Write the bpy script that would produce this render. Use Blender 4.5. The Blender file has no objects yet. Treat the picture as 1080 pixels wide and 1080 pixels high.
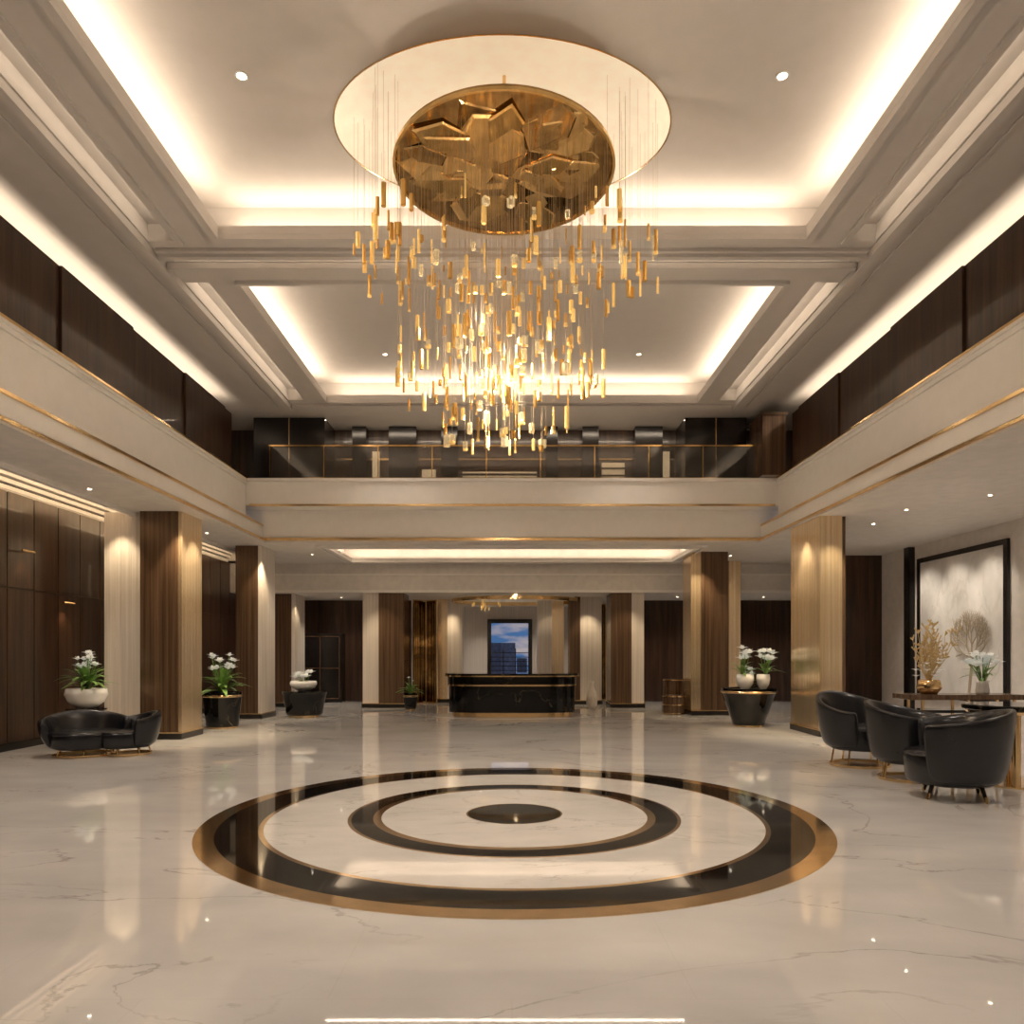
import bpy, bmesh, math, random
from mathutils import Vector, Matrix
random.seed(7)
S=bpy.context.scene
COL=S.collection
pi=math.pi

# ------------------------------------------------------------ materials
def newmat(name):
    m=bpy.data.materials.new(name); m.use_nodes=True
    nt=m.node_tree; b=nt.nodes['Principled BSDF']
    return m,nt,b
def simple(name,col,rough=0.5,metal=0.0,emis=None,es=0.0,bump=0.0,bscale=60,coat=0.0,trans=0.0,ior=None,var=0.06):
    m,nt,b=newmat(name)
    b.inputs['Roughness'].default_value=rough
    b.inputs['Metallic'].default_value=metal
    b.inputs['Coat Weight'].default_value=coat
    b.inputs['Transmission Weight'].default_value=trans
    if ior: b.inputs['IOR'].default_value=ior
    tc=nt.nodes.new('ShaderNodeTexCoord')
    n=nt.nodes.new('ShaderNodeTexNoise'); n.inputs['Scale'].default_value=bscale*0.1 if bump==0 else bscale
    n.inputs['Detail'].default_value=3
    nt.links.new(tc.outputs['Object'],n.inputs['Vector'])
    r=nt.nodes.new('ShaderNodeValToRGB')
    r.color_ramp.elements[0].position=0.3; r.color_ramp.elements[1].position=0.7
    r.color_ramp.elements[0].color=(*[c*(1-var) for c in col],1)
    r.color_ramp.elements[1].color=(*[min(1,c*(1+var)) for c in col],1)
    nt.links.new(n.outputs['Fac'],r.inputs['Fac'])
    nt.links.new(r.outputs['Color'],b.inputs['Base Color'])
    if bump>0:
        bp=nt.nodes.new('ShaderNodeBump'); bp.inputs['Strength'].default_value=bump; bp.inputs['Distance'].default_value=0.01
        nt.links.new(n.outputs['Fac'],bp.inputs['Height']); nt.links.new(bp.outputs['Normal'],b.inputs['Normal'])
    if emis:
        b.inputs['Emission Color'].default_value=(*emis,1); b.inputs['Emission Strength'].default_value=es
    return m
def grain(name,c0,c1,scale=(14,14,0.6),rough=0.3,coat=0.0,metal=0.0,p0=0.35,p1=0.7,bmp=0.15):
    m,nt,b=newmat(name)
    b.inputs['Roughness'].default_value=rough; b.inputs['Coat Weight'].default_value=coat
    b.inputs['Metallic'].default_value=metal
    tc=nt.nodes.new('ShaderNodeTexCoord'); mp=nt.nodes.new('ShaderNodeMapping'); mp.inputs['Scale'].default_value=scale
    nt.links.new(tc.outputs['Object'],mp.inputs['Vector'])
    n=nt.nodes.new('ShaderNodeTexNoise'); n.inputs['Scale'].default_value=1.0; n.inputs['Detail'].default_value=6; n.inputs['Roughness'].default_value=0.65
    nt.links.new(mp.outputs['Vector'],n.inputs['Vector'])
    r=nt.nodes.new('ShaderNodeValToRGB')
    r.color_ramp.elements[0].position=p0; r.color_ramp.elements[1].position=p1
    r.color_ramp.elements[0].color=(*c0,1); r.color_ramp.elements[1].color=(*c1,1)
    nt.links.new(n.outputs['Fac'],r.inputs['Fac']); nt.links.new(r.outputs['Color'],b.inputs['Base Color'])
    bp=nt.nodes.new('ShaderNodeBump'); bp.inputs['Strength'].default_value=bmp; bp.inputs['Distance'].default_value=0.01
    nt.links.new(n.outputs['Fac'],bp.inputs['Height']); nt.links.new(bp.outputs['Normal'],b.inputs['Normal'])
    return m
def marble(name,base,vein,rough=0.1,scale=0.5,tiles=False,width=0.02,cloud=0.12,amount=1.0,spec=0.5):
    m,nt,b=newmat(name); b.inputs['Roughness'].default_value=rough; b.inputs['Specular IOR Level'].default_value=spec
    tc=nt.nodes.new('ShaderNodeTexCoord')
    n1=nt.nodes.new('ShaderNodeTexNoise'); n1.inputs['Scale'].default_value=scale; n1.inputs['Detail'].default_value=8; n1.inputs['Roughness'].default_value=0.55; n1.inputs['Distortion'].default_value=0.8
    mp=nt.nodes.new('ShaderNodeMapping'); mp.inputs['Rotation'].default_value=(0.3,0.2,0.5); mp.inputs['Scale'].default_value=(1,1.9,1)
    nt.links.new(tc.outputs['Object'],mp.inputs['Vector'])
    nt.links.new(mp.outputs['Vector'],n1.inputs['Vector'])
    sub=nt.nodes.new('ShaderNodeMath'); sub.operation='SUBTRACT'; sub.inputs[1].default_value=0.5
    ab=nt.nodes.new('ShaderNodeMath'); ab.operation='ABSOLUTE'
    nt.links.new(n1.outputs['Fac'],sub.inputs[0]); nt.links.new(sub.outputs[0],ab.inputs[0])
    mr=nt.nodes.new('ShaderNodeMapRange'); mr.inputs['From Min'].default_value=0; mr.inputs['From Max'].default_value=width
    mr.inputs['To Min'].default_value=amount; mr.inputs['To Max'].default_value=0
    nt.links.new(ab.outputs[0],mr.inputs['Value'])
    n3=nt.nodes.new('ShaderNodeTexNoise'); n3.inputs['Scale'].default_value=scale*1.7; n3.inputs['Detail'].default_value=2
    nt.links.new(tc.outputs['Object'],n3.inputs['Vector'])
    mk=nt.nodes.new('ShaderNodeMapRange'); mk.inputs['From Min'].default_value=0.38; mk.inputs['From Max'].default_value=0.62
    nt.links.new(n3.outputs['Fac'],mk.inputs['Value'])
    mm=nt.nodes.new('ShaderNodeMath'); mm.operation='MULTIPLY'
    nt.links.new(mr.outputs[0],mm.inputs[0]); nt.links.new(mk.outputs[0],mm.inputs[1])
    n2=nt.nodes.new('ShaderNodeTexNoise'); n2.inputs['Scale'].default_value=scale*2.2; n2.inputs['Detail'].default_value=5
    nt.links.new(mp.outputs['Vector'],n2.inputs['Vector'])
    r=nt.nodes.new('ShaderNodeValToRGB'); r.color_ramp.elements[0].position=0.3; r.color_ramp.elements[1].position=0.7
    r.color_ramp.elements[0].color=(*[c*(1-cloud) for c in base],1); r.color_ramp.elements[1].color=(*[c*(1+cloud*0.5) for c in base],1)
    nt.links.new(n2.outputs['Fac'],r.inputs['Fac'])
    mx=nt.nodes.new('ShaderNodeMix'); mx.data_type='RGBA'
    nt.links.new(mm.outputs[0],mx.inputs['Factor']); nt.links.new(r.outputs['Color'],mx.inputs['A']); mx.inputs['B'].default_value=(*vein,1)
    out=mx.outputs['Result']
    if tiles:
        bk=nt.nodes.new('ShaderNodeTexBrick'); bk.inputs['Scale'].default_value=1.0
        bk.inputs['Brick Width'].default_value=1.5; bk.inputs['Row Height'].default_value=1.5; bk.offset=0.5
        bk.inputs['Mortar Size'].default_value=0.002
        bk.inputs['Color1'].default_value=(1,1,1,1); bk.inputs['Color2'].default_value=(0.98,0.98,0.98,1); bk.inputs['Mortar'].default_value=(0.93,0.92,0.91,1)
        nt.links.new(tc.outputs['Object'],bk.inputs['Vector'])
        m2=nt.nodes.new('ShaderNodeMix'); m2.data_type='RGBA'; m2.blend_type='MULTIPLY'; m2.inputs['Factor'].default_value=1
        nt.links.new(out,m2.inputs['A']); nt.links.new(bk.outputs['Color'],m2.inputs['B']); out=m2.outputs['Result']
    nt.links.new(out,b.inputs['Base Color'])
    return m

M={}
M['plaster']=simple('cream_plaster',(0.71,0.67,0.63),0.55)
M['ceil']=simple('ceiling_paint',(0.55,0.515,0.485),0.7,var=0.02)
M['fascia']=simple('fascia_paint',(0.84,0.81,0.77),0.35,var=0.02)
M['floor']=marble('floor_marble',(0.66,0.64,0.62),(0.30,0.26,0.23),0.025,0.38,True,0.007,0.14,0.75,1.0)
M['creamm']=marble('cream_marble_inlay',(0.72,0.69,0.65),(0.36,0.31,0.26),0.025,0.7,False,0.010,0.12,0.6,0.9)
M['black']=marble('black_marble',(0.004,0.004,0.004),(0.10,0.08,0.05),0.04,1.3,False,0.010,0.4,0.8,0.4)
M['wood']=grain('dark_walnut',(0.020,0.010,0.006),(0.085,0.042,0.023),(9,9,0.5),0.28,coat=0.2)
M['wood2']=grain('column_walnut',(0.075,0.042,0.024),(0.23,0.14,0.082),(20,20,0.3),0.24,coat=0.15,metal=0.45,bmp=0.05)
M['cream']=grain('column_travertine',(0.58,0.52,0.46),(0.76,0.70,0.63),(26,26,0.3),0.28)
M['champ']=grain('champagne_metal',(0.72,0.54,0.32),(0.97,0.82,0.60),(30,30,0.3),0.22,metal=0.85)
M['brass']=simple('polished_brass',(0.84,0.60,0.31),0.16,1.0,var=0.08)
M['brassf']=simple('floor_brass',(0.82,0.60,0.35),0.10,1.0,var=0.1)
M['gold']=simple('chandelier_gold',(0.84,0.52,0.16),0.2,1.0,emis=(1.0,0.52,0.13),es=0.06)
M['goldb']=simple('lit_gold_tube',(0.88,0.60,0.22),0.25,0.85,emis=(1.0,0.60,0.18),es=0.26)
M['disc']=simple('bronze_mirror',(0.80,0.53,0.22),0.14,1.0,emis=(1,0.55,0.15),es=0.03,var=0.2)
M['disc2']=simple('dark_bronze_mirror',(0.52,0.33,0.13),0.10,1.0,var=0.3)
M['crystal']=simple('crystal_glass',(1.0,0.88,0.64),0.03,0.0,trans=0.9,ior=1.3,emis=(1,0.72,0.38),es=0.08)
M['wire']=simple('suspension_wire',(0.5,0.4,0.28),0.4,0.6)
M['velvet']=simple('black_leather',(0.008,0.009,0.012),0.26,0,bump=0.2,bscale=9,var=0.5)
M['glassd']=simple('smoked_glass',(0.55,0.52,0.48),0.03,0,trans=0.95,ior=1.45)
M['dark']=simple('dark_lacquer',(0.012,0.009,0.008),0.22)
M['white']=simple('white_ceramic',(0.85,0.84,0.82),0.2)
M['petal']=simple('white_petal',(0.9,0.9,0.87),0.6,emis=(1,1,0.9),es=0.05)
M['leaf']=simple('green_leaf',(0.20,0.36,0.09),0.45,var=0.45)
M['soil']=simple('planter_soil',(0.03,0.02,0.012),0.9)
M['dry']=simple('golden_branch',(0.66,0.50,0.25),0.5,0.2)
M['art']=marble('white_plaster_art',(0.76,0.74,0.71),(0.5,0.46,0.4),0.5,0.8,False,0.03,0.15,0.5)
M['lamp']=simple('lamp_emitter',(1,0.9,0.75),0.5,emis=(1,0.86,0.66),es=12)
M['glow']=simple('dome_painted_glow',(0.80,0.76,0.68),0.6,emis=(1.0,0.84,0.60),es=0.24)  # light of the dome recess put into the colour as emission
M['glow2']=simple('recess_glow_disc',(0.7,0.66,0.6),0.6,emis=(1.0,0.8,0.55),es=0.06)  # faint emission stands in for the glow of a lit recess
M['shelf']=simple('glow_panel',(0.5,0.42,0.3),0.4,emis=(1.0,0.75,0.45),es=0.35)  # niche light and a stair reflection put into the colour as emission
M['build']=simple('city_facade',(0.05,0.06,0.09),0.5,emis=(0.25,0.30,0.5),es=0.03,var=0.5,bscale=40)

# ------------------------------------------------------------ mesh helpers
def NB(): return bmesh.new()
def box(bm,x0,x1,y0,y1,z0,z1,M4=None):
    co=[(x0,y0,z0),(x1,y0,z0),(x1,y1,z0),(x0,y1,z0),(x0,y0,z1),(x1,y0,z1),(x1,y1,z1),(x0,y1,z1)]
    v=[bm.verts.new((M4@Vector(c)) if M4 else c) for c in co]
    for f in [(0,3,2,1),(4,5,6,7),(0,1,5,4),(1,2,6,5),(2,3,7,6),(3,0,4,7)]: bm.faces.new([v[i] for i in f])
def lathe(bm,prof,seg=48,cx=0,cy=0,sx=1,sy=1,cap=True,M4=None):
    rings=[]
    for r,z in prof:
        rings.append([bm.verts.new((M4@Vector((cx+sx*r*math.cos(2*pi*i/seg),cy+sy*r*math.sin(2*pi*i/seg),z))) if M4 else (cx+sx*r*math.cos(2*pi*i/seg),cy+sy*r*math.sin(2*pi*i/seg),z)) for i in range(seg)])
    for a,b in zip(rings,rings[1:]):
        for i in range(seg):
            j=(i+1)%seg; bm.faces.new((a[i],a[j],b[j],b[i]))
    if cap:
        bm.faces.new(list(reversed(rings[0]))); bm.faces.new(rings[-1])
def tube(bm,pts,r,seg=6,r1=None):
    pts=[Vector(p) for p in pts]; n=len(pts); rings=[]
    for k,p in enumerate(pts):
        d=(pts[min(k+1,n-1)]-pts[max(k-1,0)]).normalized()
        u=d.cross(Vector((0,0,1)))
        if u.length<1e-3: u=Vector((1,0,0))
        u.normalize(); w=d.cross(u)
        rr=r if r1 is None else r+(r1-r)*k/(n-1)
        rings.append([bm.verts.new(p+rr*(math.cos(2*pi*i/seg)*u+math.sin(2*pi*i/seg)*w)) for i in range(seg)])
    for a,b in zip(rings,rings[1:]):
        for i in range(seg):
            j=(i+1)%seg; bm.faces.new((a[i],a[j],b[j],b[i]))
    bm.faces.new(list(reversed(rings[0]))); bm.faces.new(rings[-1])
def ob(name,bm,mat,parent=None,bevel=0,smooth=False,sub=0):
    bmesh.ops.recalc_face_normals(bm,faces=bm.faces)
    me=bpy.data.meshes.new(name); bm.to_mesh(me); bm.free()
    me.materials.append(M[mat] if isinstance(mat,str) else mat)
    o=bpy.data.objects.new(name,me); COL.objects.link(o)
    if smooth:
        for p in me.polygons: p.use_smooth=True
    if bevel:
        md=o.modifiers.new('bevel','BEVEL'); md.width=bevel; md.segments=2; md.limit_method='ANGLE'
    if sub:
        md=o.modifiers.new('sub','SUBSURF'); md.levels=sub; md.render_levels=sub
    if parent: o.parent=parent
    return o
def grp(name,loc=(0,0,0),rz=0,s=1):
    e=bpy.data.objects.new(name,None); COL.objects.link(e); e.location=loc; e.rotation_euler=(0,0,rz); e.scale=(s,s,s)
    e.empty_display_size=0.2
    return e
def area(name,loc,d,along,lx,ly,power,col=(1,0.81,0.60),parent=None,spread=180):
    L=bpy.data.lights.new(name,'AREA'); L.shape='RECTANGLE'; L.size=lx; L.size_y=ly; L.energy=power; L.color=col
    L.spread=math.radians(spread)
    o=bpy.data.objects.new(name,L); COL.objects.link(o)
    z=-Vector(d).normalized(); x=Vector(along).normalized(); y=z.cross(x).normalized(); x=y.cross(z)
    m=Matrix((x,y,z)).transposed().to_4x4(); m.translation=Vector(loc); o.matrix_world=m
    if parent: o.parent=parent
    return o
def spot(name,loc,tgt,power,ang=80,blend=0.6,col=(1,0.82,0.6),r=0.04,parent=None):
    L=bpy.data.lights.new(name,'SPOT'); L.energy=power; L.spot_size=math.radians(ang); L.spot_blend=blend; L.color=col; L.shadow_soft_size=r
    o=bpy.data.objects.new(name,L); COL.objects.link(o); o.location=loc
    o.rotation_euler=(Vector(tgt)-Vector(loc)).to_track_quat('-Z','Y').to_euler()
    if parent: o.parent=parent
    return o
def plate(bm,x0,x1,y0,y1,z0,z1,holes):
    xs=sorted(set([x0,x1]+[h[0] for h in holes]+[h[1] for h in holes])); ys=sorted(set([y0,y1]+[h[2] for h in holes]+[h[3] for h in holes]))
    for a,b in zip(xs,xs[1:]):
        for c,d in zip(ys,ys[1:]):
            mx,my=(a+b)/2,(c+d)/2
            if any(h[0]<mx<h[1] and h[2]<my<h[3] for h in holes): continue
            box(bm,a,b,c,d,z0,z1)
def frame(bm,x0,x1,y0,y1,w,z0,z1):
    box(bm,x0-w,x0,y0-w,y1+w,z0,z1); box(bm,x1,x1+w,y0-w,y1+w,z0,z1)
    box(bm,x0,x1,y0-w,y0,z0,z1); box(bm,x0,x1,y1,y1+w,z0,z1)

# ------------------------------------------------------------ floor
b=NB(); box(b,-7.5,9.0,-3.2,25.2,-0.1,0); ob('floor',b,'floor')
g=grp('floor_medallion',(0.02,6.5,0))
def annulus(name,r0,r1,mat,z1):
    b=NB(); seg=160
    if r0>0: lathe(b,[(r0,0.0),(r1,0.0),(r1,z1),(r0,z1),(r0,0.0)],seg,cap=False)
    else: lathe(b,[(r1,0.0),(r1,z1)],seg)
    ob(name,b,mat,g)
annulus('outer_brass_band',2.45,2.60,'brassf',0.003)
annulus('black_band',2.13,2.45,'black',0.003)
annulus('brass_line',2.09,2.13,'brassf',0.003)
annulus('cream_field',1.43,2.09,'creamm',0.003)
annulus('inner_brass_edge',1.40,1.43,'brassf',0.003)
annulus('inner_black_ring',1.22,1.40,'black',0.003)
annulus('inner_brass_band',1.15,1.22,'brassf',0.003)
annulus('inner_cream',0.42,1.15,'creamm',0.003)
annulus('centre_brass_edge',0.405,0.42,'brassf',0.003)
annulus('centre_black',0,0.405,'black',0.003)

# ------------------------------------------------------------ upper ceiling
holes=[(-3.5,3.5,0.5,8.8),(-3.65,3.65,9.95,14.55),(-4.4,-4.08,0.5,8.95),(4.08,4.4,0.5,8.95),(-4.4,-4.08,9.95,14.55),(4.08,4.4,9.95,14.55),(-4.3,4.3,9.25,9.42)]
b=NB(); plate(b,-7.0,7.0,-3.2,17.0,6.4,6.5,holes)
def uppertray(bm,x0,x1,y0,y1,z,e,th=0.06,top=True):
    frame(bm,x0-e,x1+e,y0-e,y1+e,th,6.5,z+th)
    if top: box(bm,x0-e,x1+e,y0-e,y1+e,z,z+th)
uppertray(b,-3.5,3.5,0.5,8.8,6.88,0.28,top=False)
uppertray(b,-3.65,3.65,9.95,14.55,6.84,0.28)
for s in (-1,1):
    x0,x1=sorted((s*4.08,s*4.4))
    for y0,y1 in ((0.5,8.95),(9.95,14.55)): uppertray(b,x0,x1,y0,y1,6.62,0.02)
uppertray(b,-4.3,4.3,9.25,9.42,6.6,0.02)
CX,CY,RX,RY=-0.10,7.76,1.74,1.22
def rectpt(a,x0,x1,y0,y1):
    dx,dy=math.cos(a),math.sin(a); ts=[]
    if dx>1e-9: ts.append((x1-CX)/dx)
    if dx<-1e-9: ts.append((x0-CX)/dx)
    if dy>1e-9: ts.append((y1-CY)/dy)
    if dy<-1e-9: ts.append((y0-CY)/dy)
    t=min(ts); return (CX+dx*t,CY+dy*t)
X0,X1,Y0,Y1=-3.78,3.78,0.22,9.08
angs=[2*pi*i/96 for i in range(96)]
cor=[math.atan2(y-CY,x-CX)%(2*pi) for x in (X0,X1) for y in (Y0,Y1)]
angs=sorted(angs+cor)
inn=[b.verts.new((CX+RX*math.cos(a),CY+RY*math.sin(a),6.88)) for a in angs]
out=[b.verts.new((*rectpt(a,X0,X1,Y0,Y1),6.88)) for a in angs]
for i in range(len(angs)):
    j=(i+1)%len(angs); b.faces.new((inn[i],inn[j],out[j],out[i]))
box(b,-7,7,-3.2,17,7.5,7.6)
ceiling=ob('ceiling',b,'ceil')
b=NB()
frame(b,-3.5,3.5,0.5,8.8,0.10,6.34,6.398); frame(b,-3.6,3.6,0.4,8.9,0.06,6.37,6.398)
frame(b,-3.65,3.65,9.95,14.55,0.06,6.35,6.398)
for s in (-1,1):
    for x,w,dz in ((4.42,0.10,0.10),(4.52,0.07,0.07),(4.59,0.05,0.04),(4.72,0.03,0.03)):
        x0,x1=sorted((s*x,s*(x+w))); box(b,x0,x1,-3.1,14.9,6.4-dz,6.398)
    x0,x1=sorted((s*3.98,s*4.06)); box(b,x0,x1,0.5,8.97,6.36,6.398)
for y,w,dz in ((9.10,0.06,0.04),(9.16,0.08,0.08),(9.43,0.08,0.08),(9.51,0.06,0.04),(14.75,0.12,0.05)):
    box(b,-4.4,4.4,y,y+w,6.4-dz,6.398)
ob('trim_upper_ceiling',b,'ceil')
def strip_group():
    g=grp('cove_lighting')
    def a(*k,**kw): area('cove_strip',*k,parent=g,**kw)
    for s in (-1,1):
        a((s*3.64,4.65,6.54),(-s*0.15,0,1),(0,1,0),8.0,0.08,34)
        a((s*3.80,12.25,6.54),(-s*0.15,0,1),(0,1,0),4.4,0.08,18)
        a((s*4.10,4.7,6.55),(s*0.8,0,0.5),(0,1,0),8.2,0.05,10)
        a((s*4.10,12.25,6.55),(s*0.8,0,0.5),(0,1,0),4.4,0.05,6.5)
        a((s*5.72,5.8,6.02),(0,0,1),(0,1,0),17.0,0.08,66)
    a((0,8.94,6.54),(0,-0.15,1),(1,0,0),6.8,0.08,28)
    a((0,0.36,6.54),(0,0.15,1),(1,0,0),6.8,0.08,30)
    a((0,14.68,6.54),(0,-0.15,1),(1,0,0),7.0,0.08,26)
    a((0,9.82,6.54),(0,0.15,1),(1,0,0),7.0,0.08,20)
    a((0,9.26,6.55),(0,0.8,0.5),(1,0,0),8.4,0.05,10)
    return g
strip_group()
g=grp('oval_ceiling_dome',(CX,CY,6.88))
b=NB(); prof=[(1.0,0.0),(1.0,0.10),(0.97,0.2),(0.85,0.30),(0.6,0.38),(0.3,0.42),(0.02,0.43)]
lathe(b,prof,96,sx=RX,sy=RY,cap=False); ob('dome_shell',b,'glow',g,smooth=True)
b=NB(); lathe(b,[(1.0,-0.008),(1.008,-0.008),(1.008,0.0),(1.0,0.02)],96,sx=RX,sy=RY,cap=False); ob('dome_rim',b,'brass',g)

# ------------------------------------------------------------ chandelier
g=grp('chandelier',(-0.08,7.55,0))
def poly_disc():
    b=NB(); b2=NB()
    for k in range(64):
        a=random.uniform(0,2*pi); r=math.sqrt(random.random())*0.84
        w=random.uniform(0.18,0.38); w=min(w,1.10-r+0.05)
        w=max(w,0.15)
        m=Matrix.Translation((r*math.cos(a)*1.0,r*math.sin(a),6.32+random.uniform(-0.02,0.015)))@Matrix.Rotation(a+random.uniform(-.5,.5),4,'Z')@Matrix.Rotation(random.uniform(-.08,.08),4,'X')@Matrix.Rotation(random.uniform(-.08,.08),4,'Y')
        bb=b if k%4 else b2
        n=random.choice((4,5,6,7)); lathe(bb,[(w*0.9,0),(w,0.012),(w*0.9,0.02)],n,sx=1.0,sy=random.uniform(0.5,0.9),M4=m)
    ob('mirror_plates',b,'disc',g); ob('dark_mirror_plates',b2,'disc2',g)
    b=NB(); lathe(b,[(1.08,6.33),(1.11,6.34),(1.11,6.37),(1.0,6.39)],64); ob('canopy_disc',b,'disc2',g)
    b=NB(); lathe(b,[(1.10,6.31),(1.125,6.31),(1.125,6.34),(1.10,6.34),(1.10,6.31)],64,cap=False); ob('canopy_rim',b,'disc',g)
    b=NB(); lathe(b,[(0.02,6.38),(0.018,7.3)],16); ob('canopy_stem',b,'brass',g)
poly_disc()
bg,bl,bc,bw=NB(),NB(),NB(),NB()
def pend(x,y,z,L,w,kind):
    bb={0:bg,1:bl,2:bc}[kind]
    m=Matrix.Translation((x,y,z))@Matrix.Rotation(random.uniform(0,pi),4,'Z')
    if kind==2: box(bb,-w,w,-w*.8,w*.8,0,L,m)
    else: lathe(bb,[(w,0),(w,L)],8,M4=m)
    if kind!=1 and random.random()<.4: lathe(bl,[(w*1.15,-0.012),(w*1.15,0.012)],8,M4=m)
    ztop=6.9 if math.hypot(x,y)>1.1 else 6.3
    box(bw,x-0.0011,x+0.0011,y-0.0011,y+0.0011,z+L,ztop)
for k in range(320):
    a=random.uniform(0,2*pi)
    if k<130:
        z=random.uniform(3.48,4.45); rm=0.60+0.38*(z-3.5)/0.95
    elif k<265:
        z=random.uniform(4.2,5.3); rm=1.0
    else:
        z=random.uniform(5.2,5.7); rm=1.1
    r=rm*random.random()**0.42
    L=random.choice((0.06,0.09,0.12,0.16,0.22)); w=random.choice((0.008,0.011,0.014,0.019,0.024))
    kind=random.choices((0,1,2),(6,3,1.4))[0]
    if kind==2: w=random.uniform(0.018,0.034); L=random.uniform(0.06,0.13)
    pend(r*math.cos(a),r*math.sin(a)*0.8,z,L,w,kind)
for k in range(56):
    s=random.choice((-1,1)); a=random.uniform(-0.75,0.75)+(0 if s>0 else pi)
    r=random.uniform(1.15,1.60); z=random.uniform(5.1,5.75)
    kind=random.choices((0,1,2),(5,3,1))[0]
    pend(r*math.cos(a),r*math.sin(a)*0.7,z,random.uniform(0.1,0.28),random.choice((0.012,0.018,0.025)),kind)
for k in range(30):
    s=random.choice((-1,1))
    pend(s*random.uniform(0.75,1.08),random.uniform(-.3,.3),random.uniform(3.9,4.9),random.uniform(0.08,0.2),random.choice((0.011,0.016,0.022)),random.choice((0,1)))
ob('gold_tubes',bg,'gold',g); ob('lit_gold_tubes',bl,'goldb',g); ob('crystal_blocks',bc,'crystal',g); ob('suspension_wires',bw,'wire',g)
for k in range(8):
    a=2*pi*k/8*3; r=0.15+0.5*(k%3)/2
    L=bpy.data.lights.new('bulb','POINT'); L.energy=19; L.color=(1,0.82,0.62); L.shadow_soft_size=0.035
    o=bpy.data.objects.new('bulb',L); COL.objects.link(o); o.location=(r*math.cos(a),r*math.sin(a),3.75+0.14*k); o.parent=g

# ------------------------------------------------------------ balcony / gallery structure
b=NB()
for s in (-1,1):
    def bx(xa,xb,*r): x0,x1=sorted((s*xa,s*xb)); box(b,x0,x1,*r)
    bx(5.40,7.0,-3.2,15.0,4.62,4.90)
    bx(5.40,5.60,-3.2,15.0,4.12,4.62)
    bx(5.34,5.5,-3.2,15.0,4.90,4.96)
    bx(5.37,5.41,-3.2,15.0,4.84,4.90)
    bx(5.22,5.60,-3.2,15.5,3.85,4.12)
box(b,-5.6,5.6,15.0,17.0,4.42,4.90); box(b,-7,7,15.0,17.0,4.9,4.96); box(b,-5.37,5.37,14.94,15.1,4.90,4.96)
box(b,-5.4,5.4,15.06,15.1,4.78,4.83)
box(b,-5.6,5.6,15.5,15.9,3.85,4.42)
ob('balcony_slab',b,'fascia')
b=NB()
for s in (-1,1):
    def bx(xa,xb,*r): x0,x1=sorted((s*xa,s*xb)); box(b,x0,x1,*r)
    bx(5.19,5.22,-3.2,15.45,4.07,4.11); bx(5.17,5.24,-3.2,15.45,3.78,3.82); bx(5.325,5.345,-3.2,14.9,4.935,4.962)
box(b,-5.33,5.33,14.96,15.0,4.40,4.44); box(b,-5.17,5.17,15.44,15.5,3.78,3.83)
ob('trim_brass_balcony',b,'brass')
b=NB()
hl=[(-4.0,4.0,16.2,18.5),(-7.3,-6.3,-3.2,19.0)]
plate(b,-7.5,9.0,-3.2,19.2,3.75,3.80,[(-5.2,5.2,-3.2,15.5)]+hl)
frame(b,-4.25,4.25,15.95,18.75,0.05,3.80,4.1); box(b,-4.25,4.25,15.95,18.75,4.1,4.15)
box(b,-7.5,-6.0,-3.2,19.2,4.12,4.16); box(b,-6.08,-6.02,-3.2,19.2,3.80,4.12); box(b,-7.5,-6.0,19.0,19.1,3.75,4.16)
box(b,-7.5,9.0,19.2,19.3,3.0,3.85); box(b,-7.5,9.0,19.3,25.2,3.0,3.1)
ob('ceiling_lower',b,'plaster')
b=NB()
frame(b,-4.0,4.0,16.2,18.5,0.08,3.70,3.748); frame(b,-4.2,4.2,16.0,18.7,0.04,3.72,3.748)
box(b,-6.30,-6.22,-3.1,19.1,3.68,3.748)
for k in range(4): box(b,-7.32,-7.28+0.05*k,-3.1,19.0,3.78+0.085*k,3.84+0.085*k)
box(b,-7.2,8.8,19.14,19.198,3.0,3.06); box(b,-7.2,8.8,19.16,19.198,3.45,3.49)
ob('trim_lower_ceiling',b,'fascia')
g=grp('lower_cove_lighting')
area('cove_strip',(0,16.12,3.83),(0,-0.05,1),(1,0,0),8,0.06,17,parent=g)
area('cove_strip',(0,18.58,3.83),(0,0.05,1),(1,0,0),8,0.06,15,parent=g)
for s in (-1,1): area('cove_strip',(s*4.08,17.35,3.83),(s*0.05,0,1),(0,1,0),2.2,0.06,6,parent=g)
area('cove_strip',(-6.16,8,3.84),(-0.5,0,0.8),(0,1,0),21,0.06,90,(1,0.72,0.42),parent=g)

for s in (-1,1):
    g=grp('parapet_panels')
    b=NB(); y=-3.0; k=0
    while y<14.4:
        w=1.72; off=0.0 if k%2 else 0.035
        x0,x1=sorted((s*(5.50+off),s*(5.60)))
        box(b,x0,x1,y,min(y+w-0.012,14.6),4.965,6.15); y+=w; k+=1
    ob('wood_panel',b,'wood',g)
    b=NB(); x0,x1=sorted((s*5.605,s*5.64)); box(b,x0,x1,-3.0,14.6,4.965,6.12); ob('backing',b,'dark',g)
g=grp('upper_lounge_wall')
b=NB(); box(b,-7,7,16.5,16.6,4.965,6.395); ob('panelled_wall',b,'wood',g)
b=NB()
for x0,x1 in ((-5.45,-3.95),(3.65,4.95)): box(b,x0,x1,15.6,16.49,4.965,6.39)
for x,w in ((-3.5,0.3),(-2.7,0.6),(-1.55,0.35),(0.75,0.25),(1.55,0.35),(2.7,0.6)): box(b,x,x+w,16.2,16.49,4.965,6.39)
ob('dark_piers',b,'dark',g)
b=NB()
for x in (-4.7,4.3): box(b,x-0.01,x+0.01,15.585,15.6,4.97,6.38)
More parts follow.
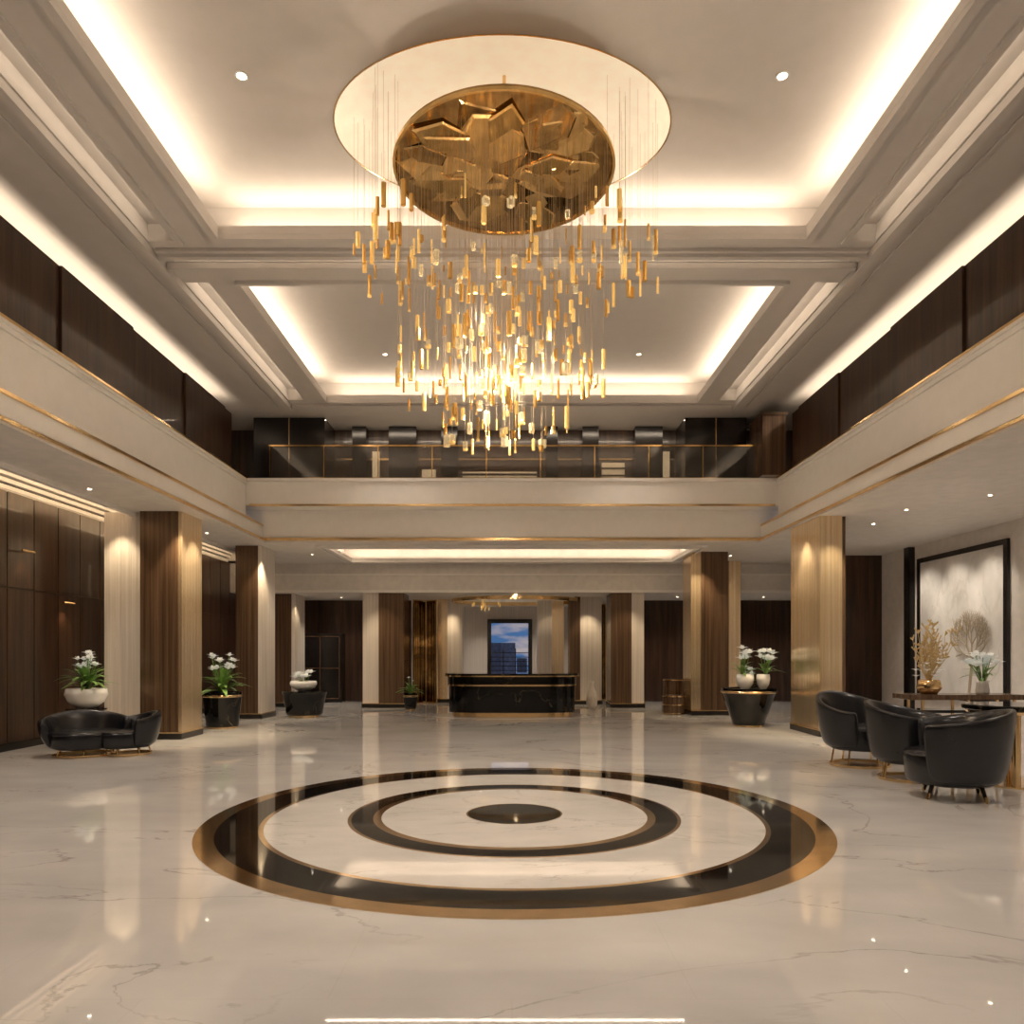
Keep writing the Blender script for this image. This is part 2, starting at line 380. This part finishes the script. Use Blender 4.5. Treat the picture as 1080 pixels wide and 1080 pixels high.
box(b,-3.9,3.6,16.46,16.49,5.72,5.76)
ob('pier_brass_lines',b,'brass',g)
b=NB()
for x0,x1,z0,z1 in ((-3.1,-2.95,5.0,5.9),(-1.1,0.55,5.0,5.45),(2.0,2.5,5.02,5.65),(3.36,3.5,5.0,5.9),(-2.0,-1.7,5.0,5.5)): box(b,x0,x1,16.42,16.49,z0,z1)
ob('glow_panels',b,'shelf',g)  # self-glowing panels; the wide one stands for the stair's reflection
b=NB()
for z in (5.12,5.24,5.36): box(b,-1.15,0.6,16.36,16.42,z,z+0.04)
for z in (5.18,5.34,5.5): box(b,1.97,2.53,16.36,16.42,z,z+0.03)
ob('shelf_boards',b,'wood',g)
b=NB(); box(b,4.98,5.45,14.7,15.5,4.965,6.15); box(b,4.94,5.47,14.66,15.54,6.15,6.2); ob('end_pier',b,'wood2',g)
area('lounge_light',(0,15.7,6.37),(0,0.15,-1),(1,0,0),8,0.05,34,parent=g)
g=grp('glass_balustrade',(0,0,0))
b=NB(); x=-4.9
while x<4.8:
    box(b,x,x+1.08,15.03,15.045,4.99,5.62); x+=1.1
ob('glass_panels',b,'glassd',g)
b=NB(); box(b,-4.95,4.95,15.01,15.065,5.62,5.65); box(b,-4.95,4.95,15.015,15.06,4.962,4.99)
for k in range(10): box(b,-4.93+k*1.1,-4.91+k*1.1,15.02,15.055,4.99,5.62)
ob('handrail_and_posts',b,'disc2',g)

# ------------------------------------------------------------ outer walls
b=NB()
box(b,-7.5,-7.32,-3.2,25.2,0,4.16)
ob('wall_left',b,'wood')
b=NB(); y=-3.1
while y<22:
    box(b,-7.32,-7.295,y,y+0.58,0.12,2.35); box(b,-7.32,-7.295,y,y+0.58,2.38,3.76 if y<18.9 else 2.98); y+=0.6
ob('trim_left_wood_panels',b,'wood')
b=NB(); box(b,-7.32,-7.28,-3.1,22,0,0.11); ob('baseboard_left',b,'dark')
b=NB(); box(b,8.8,9.0,-3.2,25.2,0,3.75); ob('wall_right',b,'plaster')
b=NB(); box(b,-7.5,9.0,-3.4,-3.2,0,7.6); ob('wall_front',b,'plaster')
b=NB()
for s in (-1,1):
    x0,x1=sorted((s*7.0,s*7.1)); box(b,x0,x1,-3.2,17,4.9,7.6)
box(b,-7,7,16.9,17.0,4.965,7.6)
ob('wall_upper',b,'plaster')
b=NB()
box(b,-7.3,-3.0,22.0,22.1,0,3.0); box(b,3.3,8.8,22.0,22.1,0,3.0); box(b,7.3,8.8,17.6,17.7,0,3.75)
ob('wall_back_wood',b,'wood')
b=NB()
box(b,-3.0,-0.75,25.0,25.1,0,3); box(b,0.6,3.3,25.0,25.1,0,3); box(b,-0.75,0.6,25.0,25.1,2.5,3); box(b,-0.75,0.6,25.0,25.1,0,0.6)
box(b,-3.1,-3.0,22.1,25.1,0,3); box(b,3.3,3.4,22.1,25.1,0,3)
ob('wall_back',b,'cream')
g=grp('window_1',(0,25,0))
b=NB()
box(b,-0.83,-0.70,-0.08,0.1,0.55,2.58); box(b,0.55,0.68,-0.08,0.1,0.55,2.58); box(b,-0.70,0.55,-0.08,0.1,2.45,2.58); box(b,-0.70,0.55,-0.08,0.1,0.55,0.68)
for z in (0.85,1.0,1.15,1.3,1.45): box(b,-0.70,0.55,0.02,0.05,z-0.012,z+0.012)
for x in (-0.29,0.12): box(b,x-0.015,x+0.015,0.02,0.05,0.68,1.6)
ob('window_frame',b,'dark',g)
b=NB(); box(b,-0.70,0.55,0.06,0.07,0.68,2.45); ob('window_pane',b,simple('window_glass',(1,1,1),0.0,trans=1.0,ior=1.02),g)
g=grp('city_buildings',(0,60,-12))
b=NB()
for k in range(24):
    x=-14+k*1.2; h=random.uniform(12.6,14.9); box(b,x,x+random.uniform(0.8,1.15),random.uniform(-4,0),3,0,h)
ob('towers',b,'build',g)

# ------------------------------------------------------------ columns
def column(parts,top_spots=None,ang=70):
    xs=[p[0] for p in parts]+[p[1] for p in parts]; ys=[p[2] for p in parts]; ye=[p[3] for p in parts]
    g=grp('column',(0,0,0))
    for i,(x0,x1,y0,y1,zt,mat) in enumerate(parts):
        b=NB(); box(b,x0,x1,y0,y1,0.10,zt)
        n=max(2,int((x1-x0)/0.085)); w=(x1-x0)/n
        d=0.0015 if mat=='wood2' else 0.005
        if x1-x0>0.15:
            for k in range(n): box(b,x0+k*w+0.002,x0+(k+1)*w-0.002,y0-d,y0,0.10,zt)
        n=max(2,int((y1-y0)/0.1)); w=(y1-y0)/n
        if y1-y0>0.3:
            for k in range(n):
                for xx0,xx1 in ((x1,x1+d),(x0-d,x0)): box(b,xx0,xx1,y0+k*w+0.002,y0+(k+1)*w-0.002,0.10,zt)
        ob('shaft_%d'%(i+1),b,mat,g)
    b=NB(); box(b,min(xs)-0.02,max(xs)+0.02,min(ys)-0.02,max(ye)+0.02,0,0.10); ob('plinth',b,'dark',g)
    b=NB(); box(b,min(xs)-0.025,max(xs)+0.025,min(ys)-0.025,max(ye)+0.025,0.10,0.12); ob('brass_band',b,'brass',g)
    if top_spots:
        for (p,t,e) in top_spots: spot('column_spot',p,t,e,ang,0.8,(1,0.78,0.50),0.03,g)  # spots added under the ceiling, aimed down for the glow on the shafts
    return g
ZT=3.75
column([(-6.75,-6.12,12.25,12.96,ZT,'cream'),(-6.11,-5.50,12.15,12.96,ZT,'wood2'),(-5.49,-5.44,12.17,12.96,ZT,'champ')],
  top_spots=[((-5.25,11.95,3.70),(-5.6,12.3,0.7),190),((-5.12,12.6,3.70),(-5.48,12.6,0.6),220),((-6.45,11.9,3.7),(-6.45,12.4,1.2),50)])
column([(-5.98,-5.50,16.0,16.9,ZT,'wood2'),(-5.49,-5.42,16.0,16.9,ZT,'cream')],top_spots=[((-5.2,15.8,3.70),(-5.5,16.3,0.8),150)])
column([(-6.3,-5.85,19.6,20.5,3.0,'wood2'),(-5.84,-5.75,19.6,20.5,3.0,'cream')],top_spots=[((-5.5,19.5,2.95),(-5.8,20,0.8),35)])
column([(-3.90,-3.49,19.35,20.2,3.0,'cream'),(-3.48,-2.82,19.3,20.2,3.0,'wood2')],top_spots=[((-3.4,18.2,3.7),(-3.4,19.3,1.0),120)],ang=48)
column([(2.58,3.12,19.3,20.2,3.0,'wood2'),(3.13,3.45,19.35,20.2,3.0,'cream')],top_spots=[((3.0,18.2,3.7),(3.0,19.3,1.0),120)],ang=48)
column([(5.23,5.60,12.55,13.85,ZT,'champ'),(5.61,5.68,12.6,13.85,ZT,'wood2')],
  top_spots=[((4.95,13.1,3.72),(5.3,13.2,0.7),220),((5.4,12.15,3.70),(5.42,12.6,0.7),180)])
column([(4.12,4.34,17.0,17.8,ZT,'champ'),(4.35,4.95,16.95,17.8,ZT,'wood2')],top_spots=[((4.2,16.6,3.7),(4.35,17.0,0.8),150)])
column([(5.05,5.45,18.6,19.1,ZT,'wood2'),(5.46,5.75,18.62,19.1,ZT,'champ')],top_spots=[((5.2,18.3,3.7),(5.4,18.7,0.8),60)])
column([(-2.15,-1.88,21.5,22.2,3.0,'champ'),(-1.87,-1.45,21.45,22.2,3.0,'cream')],top_spots=[((-1.7,21.0,2.97),(-1.7,21.5,0.8),80)])
column([(0.75,1.15,21.45,22.2,3.0,'cream'),(1.16,1.5,21.5,22.2,3.0,'champ')],top_spots=[((1.1,21.0,2.97),(1.1,21.5,0.8),80)])
column([(1.6,1.9,20.6,21.2,3.0,'wood2'),(1.91,2.5,20.65,21.2,3.0,'cream')],top_spots=[((2.1,20.2,2.97),(2.1,20.6,0.8),50)])

for s,x0 in ((-1,-2.78),(1,2.2)):
    g=grp('curved_glass_screen',(x0,20.9 if s<0 else 22.6,0))
    b=NB(); n=14
    pts=[( 0.65*k/n, 0.25*math.sin(pi*k/n)) for k in range(n+1)]
    for (xa,ya),(xb,yb) in zip(pts,pts[1:]):
        v=[b.verts.new(c) for c in ((xa,ya,0.05),(xb,yb,0.05),(xb,yb,2.9),(xa,ya,2.9))]; b.faces.new(v)
    o=ob('glass_panel',b,'disc2',g,smooth=True); md=o.modifiers.new('s','SOLIDIFY'); md.thickness=0.02
    b=NB(); tube(b,[(p[0],p[1]-0.01,2.92) for p in pts],0.03); tube(b,[(p[0],p[1]-0.01,0.03) for p in pts],0.03)
    for i in (0,n//2,n): tube(b,[(pts[i][0],pts[i][1]-0.02,0.02),(pts[i][0],pts[i][1]-0.02,2.94)],0.022)
    ob('brass_frame',b,'brass',g)

g=grp('oval_ceiling_ring',(0.1,20.9,2.86))
b=NB(); lathe(b,[(1.72,0),(1.8,0),(1.8,0.10),(1.72,0.10),(1.72,0)],80,sy=0.75,cap=False); ob('brass_ring',b,'brass',g)
b=NB(); lathe(b,[(0.02,0.10),(1.70,0.10),(1.70,0.13),(0.02,0.13)],80,sy=0.75,cap=False); ob('ring_disc',b,'glow2',g)  # flat glowing disc in place of a recess in the ceiling
b=NB()
for k in range(16):
    a=random.uniform(0,2*pi); r=random.uniform(0,.5); z=random.uniform(-0.25,-0.02)
    m=Matrix.Translation((r*math.cos(a)-0.9,r*math.sin(a)*.6,z)); lathe(b,[(0.014,0),(0.014,0.10)],6,M4=m); box(b,-0.002,0.002,-0.002,0.002,0.10,0.1-z,m)
ob('gold_drops',b,'goldb',g)

# ------------------------------------------------------------ reception desk
g=grp('reception_desk',(0,16.9,0))
def desk_outline(rx,ry):
    p=[]
    n=40
    for i in range(n+1):
        a=pi+pi*i/n
        c,s_=math.cos(a),math.sin(a)
        p.append((rx*math.copysign(abs(c)**0.55,c), -ry*abs(s_)**0.75))
    return p+[(rx*0.93,0.45),(-rx*0.93,0.45)]
def prism(bm,pts,z0,z1,pts2=None):
    lo=[bm.verts.new((x,y,z0)) for x,y in pts]; hi=[bm.verts.new((x,y,z1)) for x,y in (pts2 or pts)]
    n=len(lo)
    for i in range(n):
        j=(i+1)%n; bm.faces.new((lo[i],lo[j],hi[j],hi[i]))
    bm.faces.new(list(reversed(lo))); bm.faces.new(hi)
b=NB(); lathe(b,[(1.0,0.0),(1.0,0.004)],80,sx=1.85,sy=0.95); ob('platform_inlay',b,'creamm',g)
for nm,rx,ry,z0,z1,mat in (('brass_plinth',1.36,0.48,0.004,0.10,'brass'),('lower_body',1.43,0.55,0.10,0.70,'black'),('brass_line',1.46,0.58,0.69,0.725,'brass'),('upper_body',1.46,0.58,0.725,0.90,'black'),('brass_top_trim',1.525,0.645,0.90,0.925,'brass'),('counter_top',1.52,0.64,0.925,0.97,'black')):
    b=NB(); prism(b,desk_outline(rx,ry),z0,z1); ob(nm,b,mat,g)

# ------------------------------------------------------------ seating
def tub(name,loc,rz,rx=0.46,ry=0.44,zb=0.24,hb=0.86,ha=0.66,A=128,th=0.09,seatz=0.46,base='ring',mat='velvet',flare=0.06):
    g=grp(name,loc,rz)
    b=NB(); N=28; rings=[]
    for i in range(N+1):
        a=math.radians(-A+2*A*i/N); t=abs(a)/math.radians(A); q=t*t*(3-2*t)
        h=hb+(ha-hb)*q
        prof=[(0.80,zb),(0.93,zb+0.14),(1.0,zb+(h-zb)*0.6),(1.0+flare,h-0.02),(1.0+flare-0.04,h),(1.0-th/rx*0.8,h-0.01),(1.0-th/rx*1.3,zb+(h-zb)*0.5),(0.74-th/rx*0.5,zb+0.05)]
        rings.append([b.verts.new((rx*r*math.sin(a),ry*r*math.cos(a),z)) for r,z in prof])
    m=len(rings[0])
    for p,q in zip(rings,rings[1:]):
        for i in range(m):
            j=(i+1)%m; b.faces.new((p[i],p[j],q[j],q[i]))
    b.faces.new(rings[0]); b.faces.new(list(reversed(rings[-1])))
    ob('shell_back',b,mat,g,smooth=True,sub=2)
    b=NB(); lathe(b,[(0.70,zb-0.01),(0.80,zb+0.02),(0.83,seatz-0.05),(0.80,seatz-0.01),(0.70,seatz),(0.3,seatz+0.012),(0.02,seatz+0.015)],48,cy=-0.03,sx=rx*0.97,sy=ry*1.02)
    ob('seat_cushion',b,mat,g,smooth=True)
    b=NB(); tube(b,[(rx*0.80*math.cos(2*pi*i/48),ry*0.82*math.sin(2*pi*i/48)-0.03,seatz-0.03) for i in range(49)],0.012); ob('seat_piping',b,mat,g)
    b=NB()
    if base=='ring':
        lathe(b,[(0.62,0.0),(0.72,0.0),(0.72,0.03),(0.62,0.03),(0.62,0)],48,sx=rx,sy=ry,cap=False)
        for k in range(6):
            a=2*pi*k/6+0.3; tube(b,[(rx*0.67*math.cos(a),ry*0.67*math.sin(a),0.02),(rx*0.60*math.cos(a),ry*0.60*math.sin(a),zb+0.02)],0.012)
        ob('brass_ring_base',b,'brass',g)
    else:
        for k in range(4):
            a=pi/4+pi/2*k; tube(b,[(rx*0.70*math.cos(a),ry*0.70*math.sin(a),0.0),(rx*0.55*math.cos(a),ry*0.55*math.sin(a),zb+0.04)],0.014,8,0.024)
        ob('tapered_legs',b,'dark',g)
        b=NB()
        for k in range(4):
            a=pi/4+pi/2*k; tube(b,[(rx*0.702*math.cos(a),ry*0.702*math.sin(a),0.001),(rx*0.68*math.cos(a),ry*0.68*math.sin(a),0.06)],0.018,8)
        ob('brass_feet',b,'brass',g)
    return g
tub('lounge_chair',(4.40,9.35,0),math.radians(28),0.53,0.48,hb=0.93,ha=0.70,seatz=0.50,zb=0.22)
tub('lounge_chair',(4.46,8.30,0),math.radians(50),0.46,0.45,hb=0.88,ha=0.72,zb=0.20)
tub('lounge_chair',(4.34,7.26,0),math.radians(-115),0.52,0.49,hb=0.88,ha=0.74,base='legs',zb=0.15)
g=grp('tub_sofa',(-5.77,10.3,0),math.radians(0),0.95)
s1=tub('left_seat',(-0.17,0.0,0),math.radians(40),0.60,0.50,zb=0.12,hb=0.64,ha=0.52,A=105,seatz=0.36,th=0.10,flare=0.02); s1.parent=g
s2=tub('right_seat',(0.42,0.06,0),math.radians(-50),0.38,0.44,zb=0.12,hb=0.64,ha=0.54,A=90,seatz=0.355,th=0.10,flare=0.02); s2.parent=g

g=grp('brass_leg_table',(5.42,8.0,0))
b=NB(); lathe(b,[(0.46,0.80),(0.48,0.81),(0.48,0.85),(0.46,0.86)],64); ob('table_top',b,'black',g)
b=NB(); lathe(b,[(0.44,0.77),(0.45,0.80)],64)
for k in range(6):
    a=2*pi*k/6; lathe(b,[(0.045,0.0),(0.045,0.78)],20,cx=0.34*math.cos(a),cy=0.34*math.sin(a))
lathe(b,[(0.40,0.0),(0.40,0.02)],48); ob('brass_legs',b,'brass',g)

g=grp('console_table',(0,0,0))
b=NB(); box(b,5.4,6.95,10.0,10.5,0.78,0.85); ob('top',b,'wood2',g,bevel=0.006)
b=NB(); box(b,5.55,6.9,10.04,10.46,0.0,0.05)
for x in (5.58,6.2,6.83):
    for y in (10.06,10.42): box(b,x,x+0.03,y,y+0.03,0.05,0.78)
ob('brass_frame',b,'brass',g)
b=NB(); box(b,5.56,6.9,10.05,10.45,0.60,0.64); ob('shelf',b,'black',g)

# ------------------------------------------------------------ plants
def petal(bm,c,d,L,w,droop=0.3):
    d=Vector(d).normalized(); s=d.cross(Vector((0,0,1)))
    if s.length<1e-3: s=Vector((1,0,0))
    s.normalize(); up=s.cross(d).normalized(); c=Vector(c); prev=None
    for k in range(5):
        t=k/4; ww=w*math.sin(pi*min(0.97,0.12+t*0.85))
        p=c+d*L*t-Vector((0,0,1))*droop*L*t*t
        r=[bm.verts.new(p-s*ww+up*0.25*ww),bm.verts.new(p),bm.verts.new(p+s*ww+up*0.25*ww)]
        if prev:
            bm.faces.new((prev[0],prev[1],r[1],r[0])); bm.faces.new((prev[1],prev[2],r[2],r[1]))
        prev=r
def bouquet(g,z0,n=12,spread=0.22,h=0.4,bloom=0.07,leaves=26,lw=0.03):
    bl_,bp_,bs=NB(),NB(),NB()
    for k in range(leaves):
        a=random.uniform(0,2*pi); e=random.uniform(0.3,1.3); L=random.uniform(0.6,1.0)*h
        petal(bl_,(0.03*math.cos(a),0.03*math.sin(a),z0+random.uniform(0,h*0.35)),(math.cos(a)*math.cos(e),math.sin(a)*math.cos(e),math.sin(e)),L,lw,0.45)
    for k in range(n):
        a=random.uniform(0,2*pi); r=spread*math.sqrt(random.random()); z=z0+h*random.uniform(0.6,1.05)
        c=Vector((r*math.cos(a),r*math.sin(a),z)); tube(bs,[(c.x*0.1,c.y*0.1,z0-0.03),(c.x*0.5,c.y*0.5,z0+h*0.4),c],0.005,5)
        for j in range(6):
            b2=2*pi*j/6+a; petal(bp_,c,(math.cos(b2),math.sin(b2),0.75),bloom,bloom*0.33,0.35)
        for j in range(3):
            b2=2*pi*j/3+a; petal(bp_,c,(math.cos(b2),math.sin(b2),2.2),bloom*0.7,bloom*0.25,0.1)
    for bb,nm,mt in ((bl_,'leaves','leaf'),(bs,'stems','leaf'),(bp_,'blooms','petal')):
        ob(nm,bb,mt,g,smooth=True)
def bowl(bm,r,z0,h,cx=0,cy=0):
    lathe(bm,[(0.35*r,z0),(0.45*r,z0+0.01),(0.85*r,z0+h*0.35),(1.0*r,z0+h*0.7),(0.93*r,z0+h),(0.86*r,z0+h),(0.9*r,z0+h*0.7),(0.3*r,z0+h*0.2)],48,cx,cy)
g=grp('pedestal',(-6.5,11.3,0)); b=NB(); lathe(b,[(0.26,0),(0.26,0.03),(0.20,0.05),(0.20,0.53),(0.28,0.55),(0.28,0.575)],40); ob('pedestal_body',b,'black',g)
g=grp('flower_bowl',(-6.5,11.3,0.576)); b=NB(); bowl(b,0.30,0,0.30); ob('bowl',b,'white',g,smooth=True)
b=NB(); lathe(b,[(0.24,0.22),(0.24,0.25)],32); ob('soil',b,'soil',g); bouquet(g,0.27,22,0.15,0.54,0.10,40,0.035)
def planter(loc,r0,r1,H,fl=True,**k):
    g=grp('flower_planter',loc); b=NB()
    lathe(b,[(r0,0.03),(r0*1.02,0.05),(r1,H-0.05),(r1,H),(r1-0.04,H),(r1-0.05,H-0.06),(0.02,H-0.06)],40); ob('tub',b,'black',g,smooth=False)
    b=NB(); lathe(b,[(r0*0.95,0),(r0*0.95,0.03)],40); lathe(b,[(r1+0.004,H-0.09),(r1+0.012,H-0.08),(r1+0.012,H-0.06),(r1+0.004,H-0.05)],40,cap=False); ob('brass_trim',b,'brass',g)
    b=NB(); lathe(b,[(r1-0.06,H-0.06),(r1-0.06,H-0.03)],32); ob('soil',b,'soil',g)
    if fl: bouquet(g,H-0.04,**k)
    return g
planter((-5.52,14.1,0),0.29,0.35,0.68,n=22,spread=0.26,h=0.70,bloom=0.12,leaves=44,lw=0.045)
g=planter((4.62,14.45,0),0.30,0.52,0.74,n=6,spread=0.10,h=0.45,bloom=0.12,leaves=12,lw=0.03)
for nm,cx,rr in (('left_vase',-0.13,0.17),('right_vase',0.22,0.13)):
    b=NB(); bowl(b,rr,0.715,0.30,cx,-0.2); ob(nm,b,'white',g,smooth=True)
gb=grp('lily_bunch',(4.45,14.25,1.0)); bouquet(gb,0.0,12,0.14,0.48,0.15,14,0.03)
gb=grp('lily_bunch',(4.88,14.25,1.0)); bouquet(gb,0.0,14,0.16,0.44,0.15,16,0.03)
g=grp('round_ottoman_table',(-4.66,16.6,0)); b=NB(); lathe(b,[(0.36,0.04),(0.40,0.07),(0.48,0.5),(0.50,0.55),(0.48,0.58),(0.02,0.58)],48,sy=0.8); ob('body',b,'black',g)
b=NB(); lathe(b,[(0.34,0),(0.34,0.04)],48,sy=0.8); ob('brass_base',b,'brass',g)
g=grp('flower_bowl',(-4.68,16.6,0.581)); b=NB(); bowl(b,0.30,0,0.22); ob('bowl',b,'white',g,smooth=True); bouquet(g,0.1,9,0.2,0.28,0.15,8,0.03)
g=planter((-2.55,18.6,0),0.14,0.18,0.42,n=3,spread=0.1,h=0.42,bloom=0.06,leaves=30,lw=0.035)
g=grp('floor_vase',(2.05,19.0,0)); b=NB(); lathe(b,[(0.08,0),(0.13,0.08),(0.15,0.26),(0.11,0.44),(0.05,0.55),(0.045,0.64),(0.065,0.70)],32); ob('body',b,'cream',g,smooth=True)
for x,y,h,r in ((3.78,17.3,0.45,0.26),(3.95,18.1,0.8,0.25)):
    g=grp('drum_side_table',(x,y,0)); b=NB(); lathe(b,[(r*0.9,0),(r,0.03),(r,h-0.03),(r*0.95,h)],40); ob('drum',b,'wood2',g)
    b=NB()
    for z in (0.03,h*0.5,h-0.03): lathe(b,[(r+0.001,z-0.012),(r+0.008,z-0.01),(r+0.008,z+0.01),(r+0.001,z+0.012)],40,cap=False)
    ob('brass_hoops',b,'brass',g)
g=grp('golden_branch_arrangement',(5.78,10.25,0.851))
b=NB(); lathe(b,[(0.10,0),(0.16,0.08),(0.14,0.18),(0.12,0.2)],32); ob('gold_pot',b,'brass',g,smooth=True)
b=NB()
for k in range(28):
    a=random.uniform(0,2*pi); e=random.uniform(1.05,1.5); L=random.uniform(0.4,0.78); d=Vector((math.cos(a)*math.cos(e),math.sin(a)*math.cos(e),math.sin(e)))
    p0=Vector((0,0,0.16)); pts=[p0+d*L*t+Vector((0.05*math.sin(5*t+a),0.05*math.cos(4*t),0))*t for t in (0,.25,.5,.75,1)]
    tube(b,pts,0.006,5,0.003)
    for p in pts[2:]:
        for j in range(3):
            q=p+Vector((random.uniform(-.06,.06),random.uniform(-.06,.06),random.uniform(0.02,.10))); tube(b,[p,q],0.004,4,0.012)
ob('branches',b,'dry',g)
b=NB()
for k in range(16):
    a=random.uniform(0,2*pi); c=Vector((0.17*math.cos(a),0.17*math.sin(a),random.uniform(0.22,0.5)))
    for j in range(6):
        b2=2*pi*j/6+a; petal(b,c,(math.cos(b2),math.sin(b2),0.7),0.07,0.024,0.3)
ob('white_blooms',b,'petal',g,smooth=True)
g=grp('lily_arrangement',(6.52,10.25,0.851)); b=NB(); lathe(b,[(0.07,0),(0.09,0.03),(0.07,0.14),(0.09,0.18)],32); ob('vase',b,'white',g,smooth=True); bouquet(g,0.16,22,0.18,0.36,0.13,12,0.022)

g=grp('framed_wall_art',(8.79,14.5,0))
b=NB()
box(b,-0.06,0,-1.45,-1.35,0.5,3.45); box(b,-0.06,0,1.35,1.45,0.5,3.45); box(b,-0.06,0,-1.35,1.35,3.35,3.45); box(b,-0.06,0,-1.35,1.35,0.5,0.60); ob('black_frame',b,'dark',g)
b=NB(); box(b,-0.04,0,-1.35,1.35,0.60,3.35); ob('plaster_panel',b,'art',g)
b=NB(); cy,cz=-0.45,1.78
def br(p,ang,L,dep):
    q=(p[0]-0.012,p[1]+L*math.sin(ang),p[2]+L*math.cos(ang))
    if math.hypot((q[1]-cy)/0.58,(q[2]-cz)/0.62)>1.05: return
    tube(b,[p,q],0.003+0.003*dep,5)
    if dep>0:
        for s in (-1,0,1): br(q,ang+s*0.55+random.uniform(-.15,.15),L*random.uniform(0.75,0.9),dep-1)
tube(b,[(-0.05,cy+0.1,0.62),(-0.055,cy,1.2),(-0.06,cy,1.3)],0.028,6)
for a in (-1.3,-0.7,-0.1,0.5,1.2): br((-0.06,cy,1.32),a,0.26,4)
ob('tree_relief',b,simple('bronze_relief',(0.48,0.41,0.32),0.4,0.3),g)
g=grp('dark_pilaster',(0,0,0)); b=NB(); box(b,8.66,8.798,16.15,16.35,0,3.74); ob('pilaster',b,'dark',g)
g=grp('wall_washers',(7.7,14.5,3.70))
for k in (-1,0,1): spot('washer',(0,k*1.1,0),(1.09,k*1.0,-1.9),65,75,0.9,(1,0.86,0.70),0.03,g)

for y,z in ((11.0,2.9),(12.0,2.2)):
    g=grp('picture_light',(-7.29,y,z)); b=NB(); tube(b,[(0,0,0),(0.10,0,0.03)],0.008); tube(b,[(0.10,-0.14,0.03),(0.10,0.14,0.03)],0.016); ob('lamp_bar',b,'brass',g)
    spot('lamp',(0.13,0,0.0),(0.02,0,-0.8),6,90,0.8,(1,0.7,0.4),0.03,g)
g=grp('display_cabinet',(0,0,0)); b=NB(); box(b,-6.2,-4.95,21.5,21.98,0,2.0); ob('carcass',b,'dark',g)
b=NB()
for z in (0.1,0.98,1.9): box(b,-6.15,-5.0,21.48,21.5,z,z+0.03)
for x in (-6.15,-5.59,-5.03): box(b,x,x+0.03,21.48,21.5,0.1,1.93)
ob('wood_inlay',b,'wood2',g)

# ------------------------------------------------------------ downlights
def dl(x,y,z,power,ang=95,r=0.055):
    g=grp('downlight',(x,y,z)); b=NB(); lathe(b,[(r,-0.012),(r*1.35,-0.008),(r*1.35,-0.002),(r,-0.002)],28,cap=False); ob('trim_ring',b,'white',g)
    b=NB(); lathe(b,[(r,-0.006),(r,-0.003)],28); ob('lens',b,'lamp',g)
    spot('beam',(0,0,-0.02),(0,0,-2),power,ang,0.7,(1,0.87,0.74),0.05,g)
for x in (-2.56,2.56):
    dl(x,7.0,6.88,230,r=0.045); dl(x,3.0,6.88,270,r=0.045)
for x in (-2.3,2.3):
    dl(x,10.7,6.84,130,r=0.035); dl(x,13.4,6.84,130,r=0.035)
for x,y in ((6.5,13.3),(6.4,12.0),(7.05,10.9),(6.4,8.5),(6.4,5.5),(6.4,2.5)): dl(x,y,3.75,76,110,r=0.03)
for x,y in ((-6.0,10.5),(-6.0,7.5),(-6.0,4.5),(-5.9,14.3),(-6.1,17.8)): dl(x,y,3.75,65,110,r=0.03)
for x,y in ((-4.7,17.4),(5.2,17.6)): dl(x,y,3.75,60,110,r=0.03)
for x,y in ((-1.0,23.6),(1.0,23.6),(0.1,19.6),(-4.8,20.8),(4.6,20.6),(-6.6,20.8),(7.0,20.6)): dl(x,y,3.0,72,120,r=0.03)

# ------------------------------------------------------------ world & camera
w=bpy.data.worlds.new('World'); S.world=w; w.use_nodes=True
nt=w.node_tree; bgn=nt.nodes['Background']
tc=nt.nodes.new('ShaderNodeTexCoord'); mp=nt.nodes.new('ShaderNodeMapping'); mp.inputs['Scale'].default_value=(8,8,30)
nz=nt.nodes.new('ShaderNodeTexNoise'); nz.inputs['Scale'].default_value=2.0; nz.inputs['Detail'].default_value=4
rp=nt.nodes.new('ShaderNodeValToRGB'); rp.color_ramp.elements[0].position=0.42; rp.color_ramp.elements[1].position=0.68
rp.color_ramp.elements[0].color=(0.08,0.19,0.42,1); rp.color_ramp.elements[1].color=(0.75,0.60,0.52,1)
nt.links.new(tc.outputs['Generated'],mp.inputs['Vector']); nt.links.new(mp.outputs['Vector'],nz.inputs['Vector']); nt.links.new(nz.outputs['Fac'],rp.inputs['Fac'])
nt.links.new(rp.outputs['Color'],bgn.inputs['Color']); bgn.inputs['Strength'].default_value=0.5
cam=bpy.data.cameras.new('camera'); co=bpy.data.objects.new('camera',cam); COL.objects.link(co)
co.location=(0,0,1.4); co.rotation_euler=(pi/2,0,0)
cam.sensor_width=36; cam.lens=26.0; cam.shift_y=(690-540)/1080; cam.clip_end=300
S.camera=co
S.view_settings.view_transform='Standard'
S.view_settings.exposure=0.55
